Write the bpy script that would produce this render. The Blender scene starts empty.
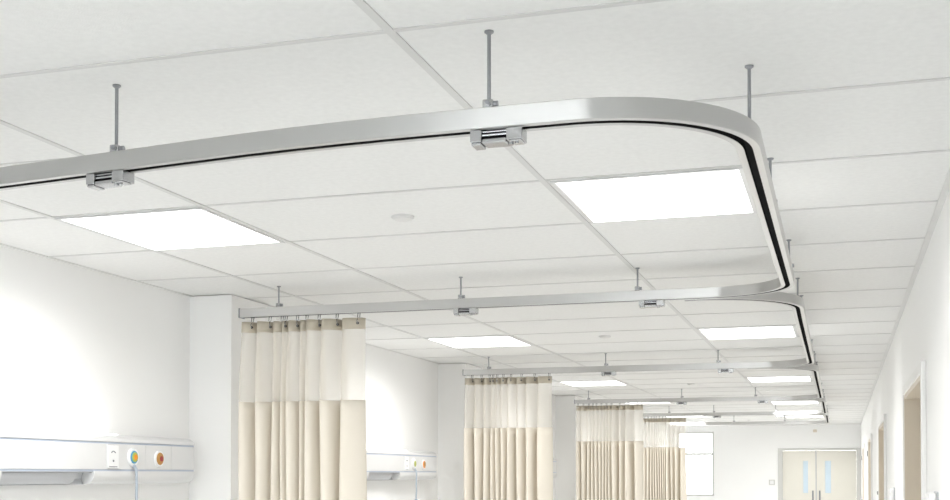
import bpy, bmesh, math, random
from mathutils import Vector, Matrix
random.seed(7)
S = bpy.context.scene
C = S.collection
PI = math.pi

# ------------------------------------------------------------------ dimensions
EYE = 1.70                      # camera height; every height below is measured from the floor
CEIL = EYE + 0.815
XL, XR = -2.85, 0.297         # wall faces
YN, YF = -3.6, 20.6             # near and far end walls
ROW0, ROW = 2.03, 0.585         # ceiling grid
TEE_B, TEE_A, TEE_M, TEE_L = -2.394, -1.8545, -0.790, -0.236
AISLE = -0.172                  # centre line of the tracks along the aisle
BAY = [4.68, 7.95, 11.5, 14.35, 17.05]
PIERS = [(4.81, 5.25), (8.31, 8.75), (12.08, 12.5), (15.4, 15.85)]

# ------------------------------------------------------------------ materials
def mat(name, col, rough=0.5, metal=0.0, emit=None, estr=0.0, bump=0.0, bscale=200.0, var=0.0, vscale=8.0,
        coat=0.0, trans=0.0, alpha=None, subsurf=None, stretch=None):
    m = bpy.data.materials.new(name); m.use_nodes = True
    nt = m.node_tree; b = nt.nodes['Principled BSDF']
    b.inputs['Base Color'].default_value = (*col, 1)
    b.inputs['Roughness'].default_value = rough
    b.inputs['Metallic'].default_value = metal
    if coat: b.inputs['Coat Weight'].default_value = coat
    if trans: b.inputs['Transmission Weight'].default_value = trans
    if emit:
        b.inputs['Emission Color'].default_value = (*emit, 1)
        b.inputs['Emission Strength'].default_value = estr
    tc = nt.nodes.new('ShaderNodeTexCoord')
    src = tc.outputs['Object']
    if stretch:
        mp = nt.nodes.new('ShaderNodeMapping'); mp.inputs['Scale'].default_value = stretch
        nt.links.new(src, mp.inputs['Vector']); src = mp.outputs['Vector']
    if var:
        n = nt.nodes.new('ShaderNodeTexNoise'); n.inputs['Scale'].default_value = vscale; n.inputs['Detail'].default_value = 4
        r = nt.nodes.new('ShaderNodeValToRGB')
        r.color_ramp.elements[0].color = tuple(c*(1-var) for c in col) + (1,)
        r.color_ramp.elements[1].color = tuple(min(1, c*(1+var)) for c in col) + (1,)
        r.color_ramp.elements[0].position = 0.3; r.color_ramp.elements[1].position = 0.7
        nt.links.new(src, n.inputs['Vector']); nt.links.new(n.outputs['Fac'], r.inputs['Fac'])
        nt.links.new(r.outputs['Color'], b.inputs['Base Color'])
    if bump:
        n2 = nt.nodes.new('ShaderNodeTexNoise'); n2.inputs['Scale'].default_value = bscale; n2.inputs['Detail'].default_value = 3
        bp = nt.nodes.new('ShaderNodeBump'); bp.inputs['Strength'].default_value = bump; bp.inputs['Distance'].default_value = 0.002
        nt.links.new(src, n2.inputs['Vector']); nt.links.new(n2.outputs['Fac'], bp.inputs['Height'])
        nt.links.new(bp.outputs['Normal'], b.inputs['Normal'])
    return m

M = {}
M['wall'] = mat('white_wall_paint', (.89, .892, .888), .6, bump=.05, bscale=120, var=.01, vscale=2)
M['ceiling'] = mat('mineral_ceiling_tile', (.79, .793, .784), .9, bump=.25, bscale=260, var=.025, vscale=60)
M['tee'] = mat('painted_tee_bar', (.64, .64, .635), .5, var=.01)
M['edge'] = mat('painted_wall_angle', (.70, .70, .69), .5, var=.01)
M['floor'] = mat('pale_vinyl_floor', (.87, .873, .87), .35, var=.03, vscale=5)
M['alu'] = mat('cast_aluminium', (.50, .505, .515), .27, 1.0, var=.04, vscale=25)
M['rail'] = mat('brushed_aluminium', (.58, .58, .575), .36, 1.0)
_nt = M['rail'].node_tree; _b = _nt.nodes['Principled BSDF']
_tg = _nt.nodes.new('ShaderNodeTangent'); _tg.direction_type = 'UV_MAP'; _tg.uv_map = 'along'
_nt.links.new(_tg.outputs['Tangent'], _b.inputs['Tangent'])
_b.inputs['Anisotropic'].default_value = .95; _b.inputs['Anisotropic Rotation'].default_value = .25
M['chrome'] = mat('polished_steel', (.50, .51, .53), .2, 1.0, var=.03)
M['dull'] = mat('zinc_plated_steel', (.34, .35, .37), .32, 1.0, var=.05, vscale=30)
M['dark'] = mat('dark_fastener', (.06, .06, .065), .4, .6, var=.1)
M['slot'] = mat('black_slot_lining', (.032, .032, .033), .7, var=.1)
M['slot'].node_tree.nodes['Principled BSDF'].inputs['Specular IOR Level'].default_value = 0
M['white'] = mat('white_plastic', (.82, .825, .83), .35, var=.008)
M['whitemetal'] = mat('white_lacquered_metal', (.69, .695, .70), .3, var=.008, coat=.2)
M['groove'] = mat('blue_grey_rubber_strip', (.47, .52, .62), .5, var=.02)
M['grey'] = mat('grey_reflector', (.50, .51, .53), .4, var=.02)
M['mark'] = mat('grey_printed_mark', (.25, .26, .28), .6, var=.02)
M['blue'] = mat('blue_plastic', (.03, .22, .50), .35, var=.05)
M['teal'] = mat('teal_blue_ring', (.06, .30, .52), .35, var=.05)
M['green'] = mat('yellow_green_plastic', (.42, .47, .08), .35, var=.05)
M['orange'] = mat('orange_plastic', (.80, .28, .02), .35, var=.05)
M['olive'] = mat('brass_orange_ring', (.46, .24, .06), .4, var=.1)
M['red'] = mat('dark_red_plastic', (.33, .025, .03), .35, var=.05)
M['cord'] = mat('grey_blue_cord', (.42, .47, .54), .45, var=.03)
M['beige'] = mat('beige_laminate', (.68, .615, .52), .45, var=.02, vscale=4)
M['doorbeige'] = mat('pale_beige_door_leaf', (.73, .71, .645), .45, var=.015, vscale=4)
M['frame'] = mat('white_door_frame', (.84, .84, .83), .4, var=.008)
M['doorframe'] = mat('grey_door_frame', (.60, .60, .58), .45, var=.01)
M['led'] = mat('lit_diffuser', (.9, .9, .9), .5, emit=(1.0, .995, .985), estr=1.6, var=.001)
M['uplens'] = mat('lit_uplight_lens', (.9, .9, .9), .4, emit=(1, 1, 1), estr=1.8, var=.001)
M['lens'] = mat('unlit_frosted_lens', (.50, .51, .535), .3, var=.01)
M['frost'] = mat('frosted_blue_glass', (.60, .72, .82), .25, var=.03, vscale=3)
M['glass'] = mat('clear_glass', (.93, .97, 1.0), .02, trans=1.0, var=.001)

def fabric(name, col, seethrough=0.0, tl=.25, scale=700):
    m = bpy.data.materials.new(name); m.use_nodes = True
    nt = m.node_tree; N = nt.nodes; Lk = nt.links
    out = N['Material Output']; N.remove(N['Principled BSDF'])
    tc = N.new('ShaderNodeTexCoord')
    nz = N.new('ShaderNodeTexNoise'); nz.inputs['Scale'].default_value = scale
    Lk.new(tc.outputs['Object'], nz.inputs['Vector'])
    rp = N.new('ShaderNodeValToRGB')
    rp.color_ramp.elements[0].color = tuple(c*.95 for c in col)+(1,); rp.color_ramp.elements[1].color = tuple(min(1, c*1.05) for c in col)+(1,)
    Lk.new(nz.outputs['Fac'], rp.inputs['Fac'])
    d = N.new('ShaderNodeBsdfDiffuse'); t = N.new('ShaderNodeBsdfTranslucent')
    Lk.new(rp.outputs['Color'], d.inputs['Color']); Lk.new(rp.outputs['Color'], t.inputs['Color'])
    mx = N.new('ShaderNodeMixShader'); mx.inputs[0].default_value = tl
    Lk.new(d.outputs[0], mx.inputs[1]); Lk.new(t.outputs[0], mx.inputs[2])
    fin = mx
    if seethrough:
        tr = N.new('ShaderNodeBsdfTransparent')
        mx2 = N.new('ShaderNodeMixShader'); mx2.inputs[0].default_value = seethrough
        Lk.new(mx.outputs[0], mx2.inputs[1]); Lk.new(tr.outputs[0], mx2.inputs[2]); fin = mx2
    Lk.new(fin.outputs[0], out.inputs['Surface'])
    return m
M['cloth'] = fabric('cream_curtain_cloth', (.76, .71, .625), 0, .04)
M['net'] = fabric('cream_open_net', (.87, .835, .77), .45, .3)
M['tape'] = fabric('beige_heading_tape', (.60, .55, .46), 0, .15)

# ------------------------------------------------------------------ mesh helpers
def mobj(name, bm, m, parent=None, smooth=False, bevel=0.0, loc=(0, 0, 0), rz=0.0):
    bmesh.ops.recalc_face_normals(bm, faces=bm.faces[:])
    me = bpy.data.meshes.new(name); bm.to_mesh(me); bm.free()
    me.materials.append(m)
    o = bpy.data.objects.new(name, me); C.objects.link(o)
    o.location = loc; o.rotation_euler = (0, 0, rz)
    if parent: o.parent = parent
    if smooth:
        for p in me.polygons: p.use_smooth = True
    if bevel:
        b = o.modifiers.new('bevel', 'BEVEL'); b.width = bevel; b.segments = 2; b.limit_method = 'ANGLE'
    return o
def auto_smooth(o, ang=35):
    for p in o.data.polygons: p.use_smooth = True
    me = o.data; bm = bmesh.new(); bm.from_mesh(me)
    for e in bm.edges:
        if len(e.link_faces) != 2 or e.calc_face_angle(0) > math.radians(ang): e.smooth = False
    bm.to_mesh(me); bm.free()
    return o
def box(bm, x0, x1, y0, y1, z0, z1):
    v = [bm.verts.new((x, y, z)) for x in (x0, x1) for y in (y0, y1) for z in (z0, z1)]
    for q in ((0, 1, 3, 2), (4, 6, 7, 5), (0, 4, 5, 1), (2, 3, 7, 6), (0, 2, 6, 4), (1, 5, 7, 3)):
        bm.faces.new([v[i] for i in q])
    return bm
def B(*a):
    return box(bmesh.new(), *a)
def cyl(bm, p0, p1, r0, r1=None, n=16, cap=True):
    r1 = r0 if r1 is None else r1
    p0, p1 = Vector(p0), Vector(p1); d = (p1-p0).normalized()
    a = d.orthogonal().normalized(); b = d.cross(a)
    R0 = [bm.verts.new(p0+(a*math.cos(2*PI*i/n)+b*math.sin(2*PI*i/n))*r0) for i in range(n)]
    R1 = [bm.verts.new(p1+(a*math.cos(2*PI*i/n)+b*math.sin(2*PI*i/n))*r1) for i in range(n)]
    for i in range(n): bm.faces.new((R0[i], R0[(i+1) % n], R1[(i+1) % n], R1[i]))
    if cap: bm.faces.new(R0[::-1]); bm.faces.new(R1)
    return bm
def tube(bm, pts, r, n=10, closed=False):
    pts = [Vector(p) for p in pts]; rings = []
    k = len(pts); prev = None
    for i, p in enumerate(pts):
        if closed: d = (pts[(i+1) % k]-pts[i-1]).normalized()
        else: d = (pts[min(i+1, k-1)]-pts[max(i-1, 0)]).normalized()
        a = d.orthogonal().normalized() if prev is None else (prev-d*prev.dot(d)).normalized()
        prev = a; b = d.cross(a)
        rings.append([bm.verts.new(p+(a*math.cos(2*PI*j/n)+b*math.sin(2*PI*j/n))*r) for j in range(n)])
    for i in range(k if closed else k-1):
        A, Bq = rings[i], rings[(i+1) % k]
        for j in range(n): bm.faces.new((A[j], A[(j+1) % n], Bq[(j+1) % n], Bq[j]))
    if not closed: bm.faces.new(rings[0][::-1]); bm.faces.new(rings[-1])
    return bm
def sweep(bm, path, prof):
    """path: (x, y, z) points; prof: closed loop of (across, up)."""
    rings = []
    k = len(path); uvl = bm.loops.layers.uv.new('along')
    dist = [0.0]
    for a, b in zip(path, path[1:]): dist.append(dist[-1]+(Vector(b)-Vector(a)).length)
    for i, p in enumerate(path):
        a = Vector(path[max(i-1, 0)]); b = Vector(path[min(i+1, k-1)])
        d = (b-a); d.z = 0; d.normalize()
        n = Vector((d.y, -d.x, 0))           # right of travel
        rings.append([bm.verts.new(Vector(p)+n*s+Vector((0, 0, h))) for s, h in prof])
    m = len(prof)
    for i, (A, Bq) in enumerate(zip(rings, rings[1:])):
        for j in range(m):
            f = bm.faces.new((A[j], A[(j+1) % m], Bq[(j+1) % m], Bq[j]))
            for lp, uv in zip(f.loops, ((dist[i], j), (dist[i], j+1), (dist[i+1], j+1), (dist[i+1], j))): lp[uvl].uv = (uv[0]*.1, uv[1]*.02)
    bm.faces.new(rings[0]); bm.faces.new(rings[-1][::-1])
    return bm
def prism_y(bm, prof, y0, y1):
    """prof: closed loop of (x, z), run along y."""
    A = [bm.verts.new((x, y0, z)) for x, z in prof]; Bq = [bm.verts.new((x, y1, z)) for x, z in prof]
    m = len(prof)
    for j in range(m): bm.faces.new((A[j], A[(j+1) % m], Bq[(j+1) % m], Bq[j]))
    bm.faces.new(A); bm.faces.new(Bq[::-1])
    return bm

# ------------------------------------------------------------------ naming helpers
def tag(o, label, cat, group=None):
    o['label'] = label; o['category'] = cat
    if group: o['group'] = group
    return o
def empty(name, loc, label, cat, group=None, rz=0.0):
    o = bpy.data.objects.new(name, None); C.objects.link(o)
    o.empty_display_size = .05; o.location = loc; o.rotation_euler = (0, 0, rz)
    return tag(o, label, cat, group)
def struct(o):
    o['kind'] = 'structure'; return o
def copy_tree(o, parent=None):
    c = o.copy(); C.objects.link(c); c.parent = parent
    for ch in list(o.children): copy_tree(ch, c)
    return c

# ------------------------------------------------------------------ the room
struct(mobj('floor', B(XL-.3, XR+.3, YN-.3, YF+.3, -.1, 0), M['floor']))
bm = B(XL-.3, XR+.3, YN-.3, YF+.3, CEIL, CEIL+.05)
ceiling = struct(mobj('ceiling', bm, M['ceiling']))
# exposed grid of the ceiling
bm = bmesh.new()
for x in (TEE_B, TEE_A, TEE_M):
    box(bm, x-.0088, x+.0088, YN, YF, CEIL-.003, CEIL)
k = -9
rows = []
while ROW0+k*ROW < YF:
    y = ROW0+k*ROW
    if y > YN+.05: rows.append(y)
    k += 1
xs = [XL, TEE_B-.0088, TEE_B+.0088, TEE_A-.0088, TEE_A+.0088, TEE_M-.0088, TEE_M+.0088, XR-.02]
for y in rows:
    for i in range(0, 8, 2):
        box(bm, xs[i], xs[i+1], y-.0065, y+.0065, CEIL-.0026, CEIL)
mobj('tee_grid', bm, M['tee'], ceiling)
struct(mobj('trim_1', B(XR-.02, XR, YN, YF, CEIL-.004, CEIL), M['edge']))
struct(mobj('trim_2', B(XL, XL+.012, YN, YF, CEIL-.004, CEIL), M['edge']))

bm = B(XL-.12, XL, YN, YF, 0, CEIL)
for a, b in PIERS: box(bm, XL, -2.637, a, b, 0, CEIL-.0045)
struct(mobj('wall_left', bm, M['wall']))
# right wall with four recessed doorways
DOORS = [(4.71, 6.04), (8.83, 10.22), (12.95, 14.25), (17.0, 18.3)]
DH = EYE+.375
bm = bmesh.new(); y = YN
for a, b in DOORS:
    box(bm, XR, XR+.14, y, a, 0, CEIL); box(bm, XR, XR+.14, a, b, DH, CEIL); y = b
box(bm, XR, XR+.14, y, YF, 0, CEIL)
struct(mobj('wall_right', bm, M['wall']))
# far wall with window and double door openings
WX0, WX1, WZ0, WZ1 = -2.72, -2.09, EYE-.38, EYE+.72
DX0, DX1, DZ = -1.00, .255, EYE+.395
bm = bmesh.new()
box(bm, XL-.12, WX0, YF, YF+.15, 0, CEIL); box(bm, WX0, WX1, YF, YF+.15, 0, WZ0); box(bm, WX0, WX1, YF, YF+.15, WZ1, CEIL)
box(bm, WX1, DX0, YF, YF+.15, 0, CEIL); box(bm, DX0, DX1, YF, YF+.15, DZ, CEIL); box(bm, DX1, XR+.14, YF, YF+.15, 0, CEIL)
struct(mobj('wall_back', bm, M['wall']))
# wall behind the viewpoint with an added, unseen wide window for daylight fill
NX0, NX1, NZ0, NZ1 = -2.65, -.35, 1.1, 2.4
bm = bmesh.new()
box(bm, XL-.12, NX0, YN-.15, YN, 0, CEIL); box(bm, NX1, XR+.14, YN-.15, YN, 0, CEIL)
box(bm, NX0, NX1, YN-.15, YN, 0, NZ0); box(bm, NX0, NX1, YN-.15, YN, NZ1, CEIL)
struct(mobj('wall_front', bm, M['wall']))
def window(n, x0, x1, z0, z1, y0, bars_x, bars_z):
    f = bmesh.new(); w = .035
    box(f, x0, x0+w, y0, y0+.06, z0, z1); box(f, x1-w, x1, y0, y0+.06, z0, z1)
    box(f, x0+w, x1-w, y0, y0+.06, z0, z0+w); box(f, x0+w, x1-w, y0, y0+.06, z1-w, z1)
    for bx in bars_x: box(f, bx-.02, bx+.02, y0+.005, y0+.055, z0+w, z1-w)
    for bz in bars_z: box(f, x0+w, x1-w, y0+.006, y0+.054, bz-.022, bz+.022)
    fr = struct(mobj('window_%d' % n, f, M['doorframe'], bevel=.003))
    mobj('glass_pane', B(x0+w, x1-w, y0+.027, y0+.033, z0+w, z1-w), M['glass'], fr)
window(1, WX0, WX1, WZ0, WZ1, YF+.04, (), (EYE+.339,))
window(2, NX0, NX1, NZ0, NZ1, YN-.1, (), ())  # added out of view to bring in daylight and rail highlights
struct(mobj('baseboard_left', B(XL, XL+.012, YN, PIERS[0][0]-.001, 0, .1), M['frame']))
bm = bmesh.new(); y = YN
for a, b in DOORS: box(bm, XR-.012, XR, y, a-.06, 0, .1); y = b+.06
box(bm, XR-.012, XR, y, YF, 0, .1)
struct(mobj('baseboard_right', bm, M['frame']))
# doors along the corridor wall
for i, (a, b) in enumerate(DOORS):
    f = bmesh.new(); pr_ = .018; w = .042
    box(f, XR-pr_, XR, a-w, a, 0, DH+w); box(f, XR-pr_, XR, b, b+w, 0, DH+w); box(f, XR-pr_, XR, a, b, DH, DH+w)
    d = struct(mobj('door_%d' % (i+1), f, M['frame'], bevel=.003))
    j = bmesh.new()
    box(j, XR-.012, XR+.139, a, a+.02, 0, DH); box(j, XR-.012, XR+.139, b-.02, b, 0, DH); box(j, XR-.012, XR+.139, a+.02, b-.02, DH-.02, DH)
    mobj('jamb_lining', j, M['beige'], d)
    leaf = mobj('door_leaf', B(XR+.09, XR+.135, a+.022, b-.022, .005, DH-.022), M['beige'], d)
    h = bmesh.new(); tube(h, [(XR+.089, b-.1, 1.0), (XR+.05, b-.1, 1.0), (XR+.05, b-.22, 1.0)], .009)
    mobj('door_handle', h, M['chrome'], leaf, True)
    if i >= 2:
        for hz in (.35, 1.3, 1.93):
            hb = bmesh.new(); cyl(hb, (XR-.022, b+.02, hz-.03), (XR-.022, b+.02, hz+.03), .007, n=10)
            mobj('hinge', hb, M['dull'], d)
# double door at the far end
f = bmesh.new()
box(f, DX0-.03, DX0+.045, YF-.015, YF+.1, 0, DZ+.03); box(f, DX1-.03, DX1+.03, YF-.015, YF+.1, 0, DZ+.03); box(f, DX0+.045, DX1-.03, YF-.015, YF+.1, DZ-.01, DZ+.03)
dd = struct(mobj('door_5', f, M['doorframe'], bevel=.003))
def leaf(x0, x1, p0, p1, hx):
    b = bmesh.new(); z0, z1 = EYE-.32, EYE+.213; yl, yh = YF+.03, YF+.075
    box(b, x0, p0, yl, yh, .005, DZ-.012); box(b, p1, x1, yl, yh, .005, DZ-.012)
    box(b, p0, p1, yl, yh, .005, z0); box(b, p0, p1, yl, yh, z1, DZ-.012)
    o = mobj('door_leaf', b, M['doorbeige'], dd)
    mobj('vision_pane', B(p0, p1, yl+.018, yl+.026, z0, z1), M['frost'], o)
    h = B(hx-.012, hx+.012, YF+.015, YF+.029, 1.22, 1.42); mobj('handle_plate', h, M['mark'], o)
leaf(DX0+.046, -.417, -.625, -.547, -.47)
leaf(-.4165, DX1-.031, -.273, -.180, -.36)
mobj('meeting_strip', B(-.425, -.409, YF+.022, YF+.0298, .01, DZ-.014), M['grey'], dd)
s = tag(mobj('door_sensor', B(-.46, -.40, YF-.035, YF, EYE+.69, EYE+.735), M['beige'], bevel=.004),
        'small beige sensor box on the end wall above the double doors', 'sensor')

# ------------------------------------------------------------------ flush ceiling lights
LED_W = 5.9
def light_proto():
    o = empty('ceiling_light', (0, 0, 0), 'x', 'ceiling light')
    hx, hy, w = .262, .284, .012
    f = bmesh.new()
    box(f, -hx, hx, -hy, -hy+w, -.006, -.0032); box(f, -hx, hx, hy-w, hy, -.006, -.0032)
    box(f, -hx, -hx+w, -hy+w, hy-w, -.006, -.0032); box(f, hx-w, hx, -hy+w, hy-w, -.006, -.0032)
    box(f, -hx, hx, -hy, hy, -.0032, -.0005)
    mobj('frame', f, M['whitemetal'], o)
    mobj('diffuser', B(-hx+w, hx-w, -hy+w, hy-w, -.0052, -.0033), M['led'], o)
    la = bpy.data.lights.new('lamp', 'AREA'); la.shape = 'RECTANGLE'; la.size = .50; la.size_y = .54
    la.energy = LED_W; la.spread = math.radians(156); la.color = (1.0, .992, .975)
    lo = bpy.data.objects.new('lamp', la); C.objects.link(lo); lo.parent = o; lo.location = (0, 0, -.0062)
    return o
XC_R, XC_L = (TEE_M+TEE_L)/2+.004, (TEE_B+TEE_A)/2
spots = [(XC_R, r) for r in (2, 8, 14, 20, 24, 26, 29)] + [(XC_L, r) for r in (2, 8, 14, 19, 25)] + [(XC_R, -4)]  # last panel, behind the viewpoint, is added unseen for fill light
lbl = ['large square lit ceiling panel under the nearest track bend',
       'square lit ceiling panel by the aisle, just past the second cross track',
       'square lit ceiling panel by the aisle, just past the third cross track',
       'narrow-looking lit ceiling panel by the aisle, just before the fourth cross track',
       'thin bright lit ceiling panel by the aisle, first beyond the fourth cross track',
       'thin bright lit ceiling panel by the aisle, second beyond the fourth cross track',
       'farthest thin lit ceiling panel by the aisle, next to the end wall',
       'large square lit ceiling panel above the nearest bedhead unit, left of the round detector',
       'lit ceiling panel right of the nearest curtain, below the second cross track',
       'lit ceiling panel right of the second curtain',
       'lit ceiling panel above and right of the third curtain',
       'lit ceiling panel above and right of the farthest curtain',
       'added unseen fill panel by the aisle, just behind the viewpoint',
       'lit ceiling panel by the left wall, just behind the viewpoint',
       'lit ceiling panel by the aisle, next to the rear window',
       'lit ceiling panel by the left wall, next to the rear window']
proto = light_proto()
for i, (x, r) in enumerate(spots):
    o = proto if i == 0 else copy_tree(proto)
    o.location = (x, ROW0+(r+.5)*ROW, CEIL)
    tag(o, lbl[i], 'ceiling light', 'flush lit panels in the ceiling')

# ------------------------------------------------------------------ round detectors
def detector():
    o = empty('smoke_detector', (0, 0, 0), 'x', 'detector')
    b = bmesh.new(); cyl(b, (0, 0, 0), (0, 0, -.006), .037, .036, 32); auto_smooth(mobj('base_ring', b, M['tee'], o))
    b = bmesh.new(); cyl(b, (0, 0, -.006), (0, 0, -.010), .031, .031, 32); cyl(b, (0, 0, -.010), (0, 0, -.013), .031, .024, 32)
    auto_smooth(mobj('cover', b, M['edge'], o))
    return o
dp = detector()
for i, (x, y, l) in enumerate(((-1.325, 3.52, 'white round detector on the ceiling between the two nearest lit panels'),
                               (-1.337, 6.94, 'white round detector between the second and third cross tracks'),
                               (-1.30, 10.85, 'small round detector just before the fourth cross track'),
                               (-1.33, 18.4, 'tiny round detector near the end wall'))):
    o = dp if i == 0 else copy_tree(dp)
    o.location = (x, y, CEIL); tag(o, l, 'detector', 'round ceiling detectors')

# ------------------------------------------------------------------ curtain tracks
TH = .038; HW = .023
PROF = [(-HW, .001), (-HW, TH-.0015), (-HW+.0015, TH), (HW-.0015, TH), (HW, TH-.0015), (HW, .001), (HW-.001, 0),
        (.0085, 0), (.0085, .024), (-.0085, .024), (-.0085, 0), (-HW+.001, 0)]
def zb1(y): return EYE+.630+.0208*(y-2.10)     # the first track hangs a little lower at the front
def zb(y): return EYE+.690
def arc(cx, cy, r, a0, a1, n=20):
    return [(cx+r*math.cos(math.radians(a0+(a1-a0)*i/n)), cy+r*math.sin(math.radians(a0+(a1-a0)*i/n))) for i in range(n+1)]
R = .29
def front_y(x):
    t = max(0.0, min(1.0, (-.72-x)/.5))
    return 2.088+.13*((-.97-x) if x < -1.22 else .25*t*t)
p1 = [(-2.80, front_y(-2.80)), (-1.8, front_y(-1.8)), (-1.3, front_y(-1.3))] + [(-1.22+.1*i, front_y(-1.22+.1*i)) for i in range(1, 7)]
p1 += arc(AISLE-R, 2.088+R, R, -90, 0) + [(AISLE-.006, 3.4)] + arc(AISLE-.011-R, BAY[0]-R, R, 0, 90) + [(-1.5, BAY[0]), (-2.512, BAY[0])]
def track(path, zf, label, start_cap=False):
    o = empty('curtain_track', (0, 0, 0), label, 'curtain track', 'aluminium curtain tracks')
    pts = [(x, y, zf(y)) for x, y in path]
    b = bmesh.new(); sweep(b, pts, PROF); auto_smooth(mobj('rail', b, M['rail'], o), 30)
    b = bmesh.new(); sweep(b, pts, [(-.0083, .0006), (-.0083, .0236), (.0083, .0236), (.0083, .0006), (.0079, .0006), (.0079, .0130), (-.0079, .0130), (-.0079, .0006)])
    mobj('slot_lining', b, M['slot'], o)
    x, y, z = pts[-1]
    mobj('end_cap', B(x-.007, x-.0002, y-HW-.002, y+HW+.002, z-.002, z+TH+.002), M['mark'], o, bevel=.0015)
    if start_cap:
        x, y, z = pts[0]
        mobj('wall_flange', B(x-.02, x-.0002, y-HW-.01, y+HW+.01, z-.01, z+TH+.01), M['alu'], o, bevel=.003)
    return o
track(p1, zb1, 'nearest silver curtain track, curving around the first bay', True)
LEFT_END = [None, -2.530, -2.512, -2.305, -2.45]
names = [None, 'second silver curtain track from the front, ending above the second curtain',
         'third silver curtain track from the front, ending above the third curtain',
         'fourth silver curtain track, ending above the farthest curtain', 'farthest silver curtain track, in front of the end wall']
for k in range(1, 5):
    y0 = BAY[k-1]+.0475; y1 = BAY[k]; r = .37
    z0 = zb1(BAY[0]) if k == 1 else zb(0)
    zf = (lambda z0: (lambda y: z0))(z0) if k > 1 else (lambda y: zb1(BAY[0])+(zb(0)-zb1(BAY[0]))*min(1, max(0, (y-4.9)/2)))
    p = [(AISLE-r-.05, y0), (AISLE-r-.02, y0)] + arc(AISLE-r, y0+r, r, -90, 0) + [(AISLE-.003, y0+r+.4)] + arc(AISLE-.011-R, y1-R, R, 0, 90) + [(-1.4, y1), (LEFT_END[k], y1)]
    track(p, zf, names[k])

# ------------------------------------------------------------------ hanger rods
def hanger(x, y, ztop, label, rz):
    o = empty('hanger_rod', (x, y, ztop), label, 'hanger rod', 'steel rods holding the tracks', rz)
    L = CEIL-ztop
    b = bmesh.new(); cyl(b, (0, 0, .004), (0, 0, L-.002), .0036, n=14); auto_smooth(mobj('rod', b, M['dull'], o))
    b = bmesh.new(); cyl(b, (0, 0, L-.006), (0, 0, L-.0028), .0046, .0088, n=20); cyl(b, (0, 0, L-.0028), (0, 0, L), .0088, n=20)
    auto_smooth(mobj('ceiling_flange', b, M['dull'], o))
    cl = mobj('clamp', B(-.011, .009, -.010, .010, .0003, .019), M['alu'], o, bevel=.0025)
    b = bmesh.new(); cyl(b, (.009, 0, .011), (.017, 0, .011), .0065, n=12); cyl(b, (.0, -.010, .011), (.0, -.016, .011), .005, n=6)
    auto_smooth(mobj('clamp_bolt', b, M['dull'], cl))
    return o
RODS = []
def T1(y): return zb1(y)+TH
TZ = zb(0)+TH
for x, l in ((-1.45, 'steel rod at the left of the nearest track, above its left trolley'), (-.617, 'steel rod above the middle of the nearest track, tallest of all')):
    y = front_y(x); hanger(x, y, T1(y), l, .1)
for y, l in ((2.42, 'steel rod at the bend of the nearest track'), (3.15, 'steel rod halfway along the aisle side of the nearest track'),
             (4.27, 'steel rod before the rear bend of the nearest track')):
    hanger(AISLE-.001, y, T1(y), l, .1)
ords = ['second', 'third', 'fourth', 'fifth', 'sixth']
ends = ['next to the pillar and the hanging curtain', 'at mid length, above the trolley', 'nearest the aisle bend']
XS = [(-2.336, -1.505, -.77), (-2.352, -1.526, -.777), (-2.379, -1.469, -.779), (-1.985, -1.456, -.742), (-2.2, -1.45, -.76)]
for k in range(5):
    for j, x in enumerate(XS[k]):
        hanger(x, BAY[k], T1(BAY[0]) if k == 0 else TZ, 'rod on the %s cross track, %s' % (ords[k], ends[j]), .1)
zf2 = lambda y: zb1(BAY[0])+(zb(0)-zb1(BAY[0]))*min(1, max(0, (y-4.9)/2))+TH
AR = [[5.12, 5.62, 7.5], [8.38, 9.0, 11.1], [11.92, 12.6, 13.95], [14.77, 15.5, 16.6]]
wh = ['at its front bend', 'along its aisle run', 'before its rear bend']
for k, ys in enumerate(AR):
    for j, y in enumerate(ys):
        hanger(AISLE-.001, y, zf2(y), 'rod on the aisle side of the %s track, %s' % (ords[k], wh[j]), .1)

# ------------------------------------------------------------------ trolleys under the cross tracks
def trolley():
    o = empty('rail_trolley', (0, 0, 0), 'x', 'trolley')
    for x0, x1 in ((-.056, -.031), (.022, .056)):
        b = B(x0, x1, -.021, .021, -.027, -.0004)
        if x0 < 0:                                  # wedge foot
            box(b, x0+.002, x1-.001, -.019, .019, -.033, -.0271)
        else:
            box(b, x0+.01, x1-.001, -.0225, .012, -.031, -.0271)
        mobj('end_block', b, M['alu'], o, bevel=.002)
    mobj('inner_web', B(-.0308, .0218, -.004, .018, -.020, -.0006), M['slot'], o)
    b = bmesh.new(); cyl(b, (-.0308, -.013, -.012), (.0218, -.013, -.012), .0032, n=12); cyl(b, (-.0308, -.013, -.005), (.0218, -.013, -.005), .0022, n=12)
    auto_smooth(mobj('roller', b, M['chrome'], o))
    mobj('glide_neck', B(-.025, .018, -.005, .005, -.0022, .010), M['dull'], o)
    mobj('slide_bar', B(-.0308, .0218, -.020, .020, -.0305, -.0205), M['alu'], o, bevel=.003)
    b = bmesh.new(); cyl(b, (.030, -.012, -.031), (.030, -.012, -.036), .006, n=14); cyl(b, (.043, -.012, -.031), (.043, -.012, -.034), .004, n=12)
    auto_smooth(mobj('thumb_screw', b, M['chrome'], o))
    return o
tp = trolley()
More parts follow.
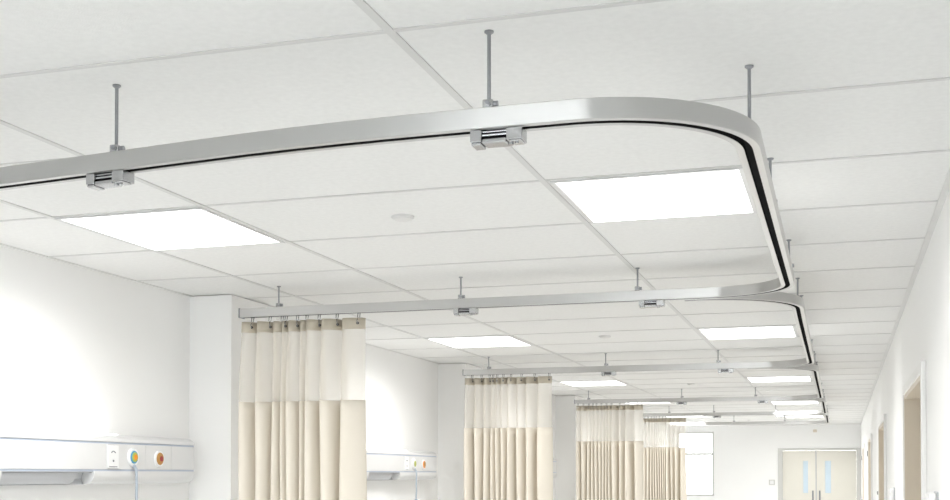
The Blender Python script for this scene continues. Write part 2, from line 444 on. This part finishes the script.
TR = [(-1.466, front_y(-1.466), 'left trolley with roller under the nearest track', -.12),
      (-.599, front_y(-.599), 'large trolley with roller under the middle of the nearest track', 0),
      (-1.483, BAY[0], 'trolley under the second cross track, above the second lit panel', 0),
      (-.713, BAY[0], 'trolley under the second cross track, nearer the aisle', 0),
      (-1.505, BAY[1], 'trolley under the third cross track, right of the second curtain', 0),
      (-.728, BAY[1], 'trolley under the third cross track, nearer the aisle', 0),
      (-1.47, BAY[2], 'small trolley under the fourth cross track, right of the third curtain', 0),
      (-.71, BAY[2], 'small trolley under the fourth cross track, nearer the aisle', 0),
      (-1.42, BAY[3], 'tiny trolley under the fifth cross track, right of the farthest curtain', 0),
      (-.70, BAY[3], 'tiny trolley under the fifth cross track, nearer the aisle', 0)]
for i, (x, y, l, rz) in enumerate(TR):
    o = tp if i == 0 else copy_tree(tp)
    o.location = (x, y, zb1(y) if y < 5 else zb(y)); o.rotation_euler = (0, 0, rz); o.scale = (.88, .88, .88)
    tag(o, l, 'trolley', 'trolleys under the curtain tracks')

# ------------------------------------------------------------------ curtains
def catmull(P, n=8):
    out = []
    for i in range(len(P)-1):
        p0, p1_, p2, p3 = P[max(i-1, 0)], P[i], P[i+1], P[min(i+2, len(P)-1)]
        for j in range(n):
            t = j/n
            out.append(tuple(.5*((2*b)+(-a+c)*t+(2*a-5*b+4*c-d)*t*t+(-a+3*b-3*c+d)*t**3) for a, b, c, d in zip(p0, p1_, p2, p3)))
    out.append(P[-1]); return out
def make_curtain(creases, hooks, yc, zt, label, detail=True):
    """creases: x of the valleys between folds; zt: underside of the track."""
    x0 = creases[0]
    o = empty('bay_curtain', (0, 0, 0), label, 'curtain', 'cream curtains between the bays')
    P = []
    for i in range(len(creases)-1):
        a, b = creases[i], creases[i+1]; w = b-a
        A = min(.066, .66*w+.004); soft = .8 if i >= len(creases)-4 else 1
        A *= soft
        P += [(a+.04*w, -A*.4), (a+.13*w, -A), (a+.40*w, -A*.88), (a+.64*w, -A*.25), (a+.82*w, A*.6), (a+.97*w, A)]
        if i == len(creases)-2: P[-6:] = [(a+.04*w, -A*.4), (a+.13*w, -A), (a+.45*w, -A*.9), (a+.8*w, -A*.4), (b, .1*A)]
    cur = catmull(P, 6)
    W = creases[-1]-creases[0]
    def pt(c, z):
        d = zt-z                                    # drop below the track
        k = .45+.55*min(1, d/.30)
        ease = 1+.008*min(1, max(0, d-.1)/1.2)
        wob = .003*math.sin(5*d+c[0]*37)*min(1, d/.5)
        return (creases[0]+(c[0]-creases[0])*ease+wob, yc+c[1]*k+.004*math.sin(3*d+c[0]*21), z)
    def sheet(zs):
        b = bmesh.new(); rowsv = [[b.verts.new(pt(c, z)) for c in cur] for z in zs]
        for r0, r1 in zip(rowsv, rowsv[1:]):
            for i in range(len(cur)-1): b.faces.new((r0[i], r0[i+1], r1[i+1], r1[i]))
        return b
    ztop = zt-.022; zband = ztop-.047; znet = zt-.372; zbot = .25
    def lin(a, b, n): return [a+(b-a)*i/n for i in range(n+1)]
    t = mobj('heading_tape', sheet(lin(ztop, zband, 3)), M['tape'], o, True)
    m = t.modifiers.new('thickness', 'SOLIDIFY'); m.thickness = .003; m.offset = 0
    mobj('net_panel', sheet(lin(zband, znet, 10)), M['net'], o, True)
    c = mobj('cloth_panel', sheet(lin(znet, zbot, 30)), M['cloth'], o, True)
    m = c.modifiers.new('thickness', 'SOLIDIFY'); m.thickness = .0025; m.offset = 0
    def yat(x):
        return min((abs(c_[0]-x), c_[1]) for c_ in cur)[1]*.45
    for hx in hooks:
        ym = yc+yat(hx)-.007
        b = bmesh.new()
        cyl(b, (hx-.005, yc, zt+.0015), (hx-.005, yc, zt-.006), .003, n=8); cyl(b, (hx+.005, yc, zt+.0015), (hx+.005, yc, zt-.006), .003, n=8)
        tube(b, [(hx-.005, yc, zt-.004), (hx-.005, yc-.003, zt-.018), (hx, (ym+yc)/2-.003, zt-.025), (hx+.005, yc-.003, zt-.018), (hx+.005, yc, zt-.004)], .0017, 6)
        tube(b, [(hx, (ym+yc)/2-.003, zt-.024), (hx+.001, ym-.005, zt-.034), (hx+.004, ym-.006, zt-.046), (hx, ym, zt-.050), (hx-.003, ym, zt-.044)], .0018, 6)
        h = mobj('hook', b, M['chrome'], o, True)
        if detail:
            b = bmesh.new(); cyl(b, (hx+.002, ym+.004, zt-.045), (hx+.002, ym-.0015, zt-.045), .0058, n=12)
            mobj('eyelet', b, M['dark'], h)
    return o
base = [-2.506, -2.432, -2.358, -2.317, -2.286, -2.229, -2.199, -2.128, -2.035, -1.930]
bh = [-2.497, -2.461, -2.377, -2.319, -2.300, -2.246, -2.201, -2.144, -2.060, -1.960]
make_curtain(base, bh[1:], BAY[0], zb1(BAY[0]), 'nearest cream curtain with net top, hanging beside the first pillar')
c2 = [-2.524, -2.452, -2.387, -2.335, -2.300, -2.262, -2.215, -2.150, -2.085, -2.00, -1.900]
h2 = [-2.472, -2.404, -2.345, -2.319, -2.290, -2.245, -2.190, -2.115, -2.022, -1.918]
make_curtain(c2, h2, BAY[1], zb(0), 'second cream curtain from the front, with net top')
def remap(c, a, b): return [a+(x-c[0])*(b-a)/(c[-1]-c[0]) for x in c]
c3 = [-2.50, -2.452, -2.395, -2.352, -2.318, -2.28, -2.248, -2.215, -2.185, -2.15, -2.08, -2.02, -1.93, -1.843]
h3 = [-2.485, -2.43, -2.375, -2.335, -2.30, -2.25, -2.20, -2.15, -2.07, -1.985, -1.895, -1.855]
make_curtain(c3, h3, BAY[2], zb(0), 'third cream curtain from the front, narrow folds, in front of the farthest one', False)
make_curtain(remap(c3, -2.296, -1.785), remap(h3, -2.28, -1.80), BAY[3], zb(0), 'farthest cream curtain, partly behind the third one', False)

# ------------------------------------------------------------------ bedhead units on the left wall
def disc(name, m, y, z, x0, x1, r, parent, n=28):
    b = bmesh.new(); cyl(b, (x0, y, z), (x1, y, z), r, r*.94, n); return auto_smooth(mobj(name, b, m, parent))
def bedhead(yend, label, var):
    """local frame: x out of the wall, y along it (0 = right-hand end), z from the floor."""
    o = empty('bedhead_unit', (XL, yend, EYE), label, 'bedhead unit', 'white bedhead units on the left wall')
    y0, y1 = -1.92, 0.0
    D = .100
    top = [(0, .125), (0, .156), (.06, .156), (.082, .151), (.096, .141), (D, .130), (D, .125)]
    b = bmesh.new(); prism_y(b, top, y0, y1); auto_smooth(mobj('top_cover', b, M['whitemetal'], o, bevel=.002), 40)
    b = bmesh.new(); prism_y(b, [(.020, .1562), (.022, .160), (.060, .160), (.070, .1562)], y0+.15, -.54)
    mobj('uplight_lens', b, M['uplens'], o)
    mobj('upper_strip', B(0, D-.004, y0, y1, .1175, .126), M['groove'], o)
    mobj('lower_strip', B(0, D-.004, y0, y1, .009, .0175), M['groove'], o)
    seams = [y0, -.663, -.386, -.190, y1]
    for a, c in zip(seams, seams[1:]):
        mobj('cover_plate', B(0, D-.001, a+.0008, c-.0008, .0172, .1178), M['whitemetal'], o, bevel=.001)
    # lower housing with an open reading-light recess
    r0, r1 = -1.27, -.742
    low = [(0, .010), (D, .010), (D, -.006), (.094, -.024), (.080, -.036), (.060, -.041), (0, -.041)]
    rec = [(0, .010), (D-.006, .010), (D-.006, .006), (.050, .004), (.042, -.020), (.050, -.041), (0, -.041)]
    b = bmesh.new(); prism_y(b, low, y0, r0); auto_smooth(mobj('lower_housing', b, M['whitemetal'], o), 40)
    b = bmesh.new(); prism_y(b, low, r1, y1); auto_smooth(mobj('lower_housing', b, M['whitemetal'], o), 40)
    b = bmesh.new(); prism_y(b, rec, r0+.0005, r1-.0005)
    rl = mobj('reading_light', b, M['grey'], o)
    b = bmesh.new(); prism_y(b, [(.0505, .0035), (.086, .0045), (.082, -.012), (.070, -.028), (.054, -.038), (.0505, -.038)], r0+.01, r1-.09)
    auto_smooth(mobj('lamp_lens', b, M['lens'], rl), 40)
    # phone and switch plate
    sp = mobj('switch_plate', B(D-.001, D+.004, -.659, -.585, .022, .112), M['white'], o, bevel=.0015)
    b = bmesh.new()
    tube(b, [(D+.0045, -.636+.003*i, .083+.006*math.sin(PI*i/9)) for i in range(10)], .0022, 6)
    mobj('handset_symbol', b, M['mark'], sp)
    disc('call_button', M['mark'], -.622, .051, D+.004, D+.006, .0045, sp, 14)
    mobj('text_line', B(D+.004, D+.0046, -.650, -.595, .0265, .0295), M['mark'], sp)
    for yy, zz, cols, rb in ((-.484, .067, var[0], .037), (-.292, .063, var[1], .034)):
        g = disc('gas_outlet', M['white'], yy, zz, D-.001, D+.008, rb, o, 36)
        disc('outlet_ring', M[cols[0]], yy, zz, D+.008, D+.0105, .0265, g)
        disc('outlet_sleeve', M[cols[1]], yy+.002, zz, D+.0105, D+.0125, .020, g)
        disc('outlet_core', M[cols[2]], yy+.004, zz, D+.0125, D+.0145, .0115, g)
    return o
bedhead(4.687, 'nearest white bedhead unit, at the lower left before the first pillar', (('teal', 'green', 'orange'), ('olive', 'olive', 'red')))
bedhead(8.0, 'second white bedhead unit, between the nearest curtain and the second pillar', (('white', 'green', 'green'), ('orange', 'olive', 'olive')))
bedhead(11.72, 'third white bedhead unit, mostly behind the second curtain', (('white', 'green', 'green'), ('orange', 'olive', 'olive')))

def call_cord(yend, zlow, label, handset):
    x = XL+.1035; y = yend-.488; z = EYE+.026
    o = empty('call_cord', (x, y, z), label, 'cord', 'cords hanging from the bedhead units')
    b = bmesh.new(); cyl(b, (.0056, 0, .004), (.012, 0, .002), .009, .007, 16); auto_smooth(mobj('plug', b, M['cord'], o))
    b = bmesh.new(); pts = [(.012, 0, .001), (.017, 0, -.006), (.018, 0, -.02)] + [(.018+.001*math.sin(i), .001*math.sin(i*1.7), -.02-(zlow-.02)*i/12) for i in range(1, 13)]
    tube(b, pts, .0052, 10); mobj('cord', b, M['cord'], o, True)
    if handset:
        b = bmesh.new(); zz = -zlow
        cyl(b, (.018, 0, zz+.005), (.018, 0, zz-.012), .009, .018, 18); cyl(b, (.018, 0, zz-.012), (.018, 0, zz-.085), .018, .015, 18)
        auto_smooth(mobj('handset', b, M['blue'], o))
        b = bmesh.new(); tube(b, [(.022, .058+.030*math.cos(2*PI*i/24), zz-.022+.030*math.sin(2*PI*i/24)) for i in range(24)], .0045, 8, True)
        cyl(b, (.02, .012, zz-.03), (.022, .03, zz-.026), .004, n=8)
        mobj('hanging_ring', b, M['white'], o, True)
call_cord(4.687, .60, 'grey cord hanging from the coloured outlet of the nearest bedhead unit', False)
call_cord(8.0, .205, 'grey cord with blue handset and white ring at the second bedhead unit', True)

# ------------------------------------------------------------------ small fittings on the corridor wall
def wall_fitting(y0, y1, ztop, h, label):
    o = empty('wall_dispenser', (XR, (y0+y1)/2, ztop-h), label, 'dispenser', 'pale boxes on the corridor wall')
    w = (y1-y0)/2
    mobj('back_plate', B(-.006, 0, -w-.004, w+.004, -.004, h+.004), M['grey'], o, bevel=.002)
    mobj('body', B(-.032, -.0061, -w, w, 0, h), M['white'], o, bevel=.006)
    b = bmesh.new(); box(b, -.036, -.0321, -w*.5, w*.5, .02, .05); mobj('push_bar', b, M['grey'], o, bevel=.002)
wall_fitting(4.12, 4.24, EYE-.062, .19, 'pale box on the corridor wall, beside the nearest doorway')
wall_fitting(7.42, 7.54, EYE-.085, .19, 'pale box on the corridor wall, before the second doorway')
o = empty('light_switch', (XR, 10.45, EYE-.16), 'small round grey switch on the corridor wall past the second doorway', 'switch')
b = bmesh.new(); cyl(b, (0, 0, 0), (-.010, 0, 0), .032, .028, 20); auto_smooth(mobj('rosette', b, M['grey'], o))
b = bmesh.new(); cyl(b, (-.010, 0, 0), (-.022, 0, 0), .015, .013, 16); auto_smooth(mobj('knob', b, M['dull'], o))

o = empty('wall_switch', (-1.13, YF, EYE-.19), 'small grey switch box on the end wall, left of the double doors', 'switch')
mobj('mount_plate', B(-.05, .05, -.008, 0, 0, .09), M['doorframe'], o, bevel=.002)
mobj('rocker', B(-.03, .03, -.014, -.0081, .015, .075), M['white'], o, bevel=.002)

# ------------------------------------------------------------------ daylight, camera, view
w = bpy.data.worlds.new('daylight'); S.world = w; w.use_nodes = True
bg = w.node_tree.nodes['Background']; bg.inputs['Color'].default_value = (1.0, .99, .97, 1); bg.inputs['Strength'].default_value = 5.5

cam = bpy.data.cameras.new('camera'); co = bpy.data.objects.new('camera', cam); C.objects.link(co)
co.location = (0, 0, EYE); co.rotation_euler = (PI/2+.02, 0, .2992)
cam.sensor_fit = 'HORIZONTAL'; cam.sensor_width = 36.0; cam.lens = 1190.4*36/950
cam.shift_y = (449.95-250)/950; cam.clip_start = .02
S.camera = co
S.view_settings.view_transform = 'Standard'; S.view_settings.look = 'None'
S.view_settings.exposure = .97; S.view_settings.gamma = 1.0; S.view_settings.use_curve_mapping = False
S.cycles.max_bounces = 14; S.cycles.diffuse_bounces = 8; S.cycles.glossy_bounces = 6; S.cycles.transparent_max_bounces = 16
S.cycles.use_denoising = True
S.cycles.sample_clamp_indirect = 8
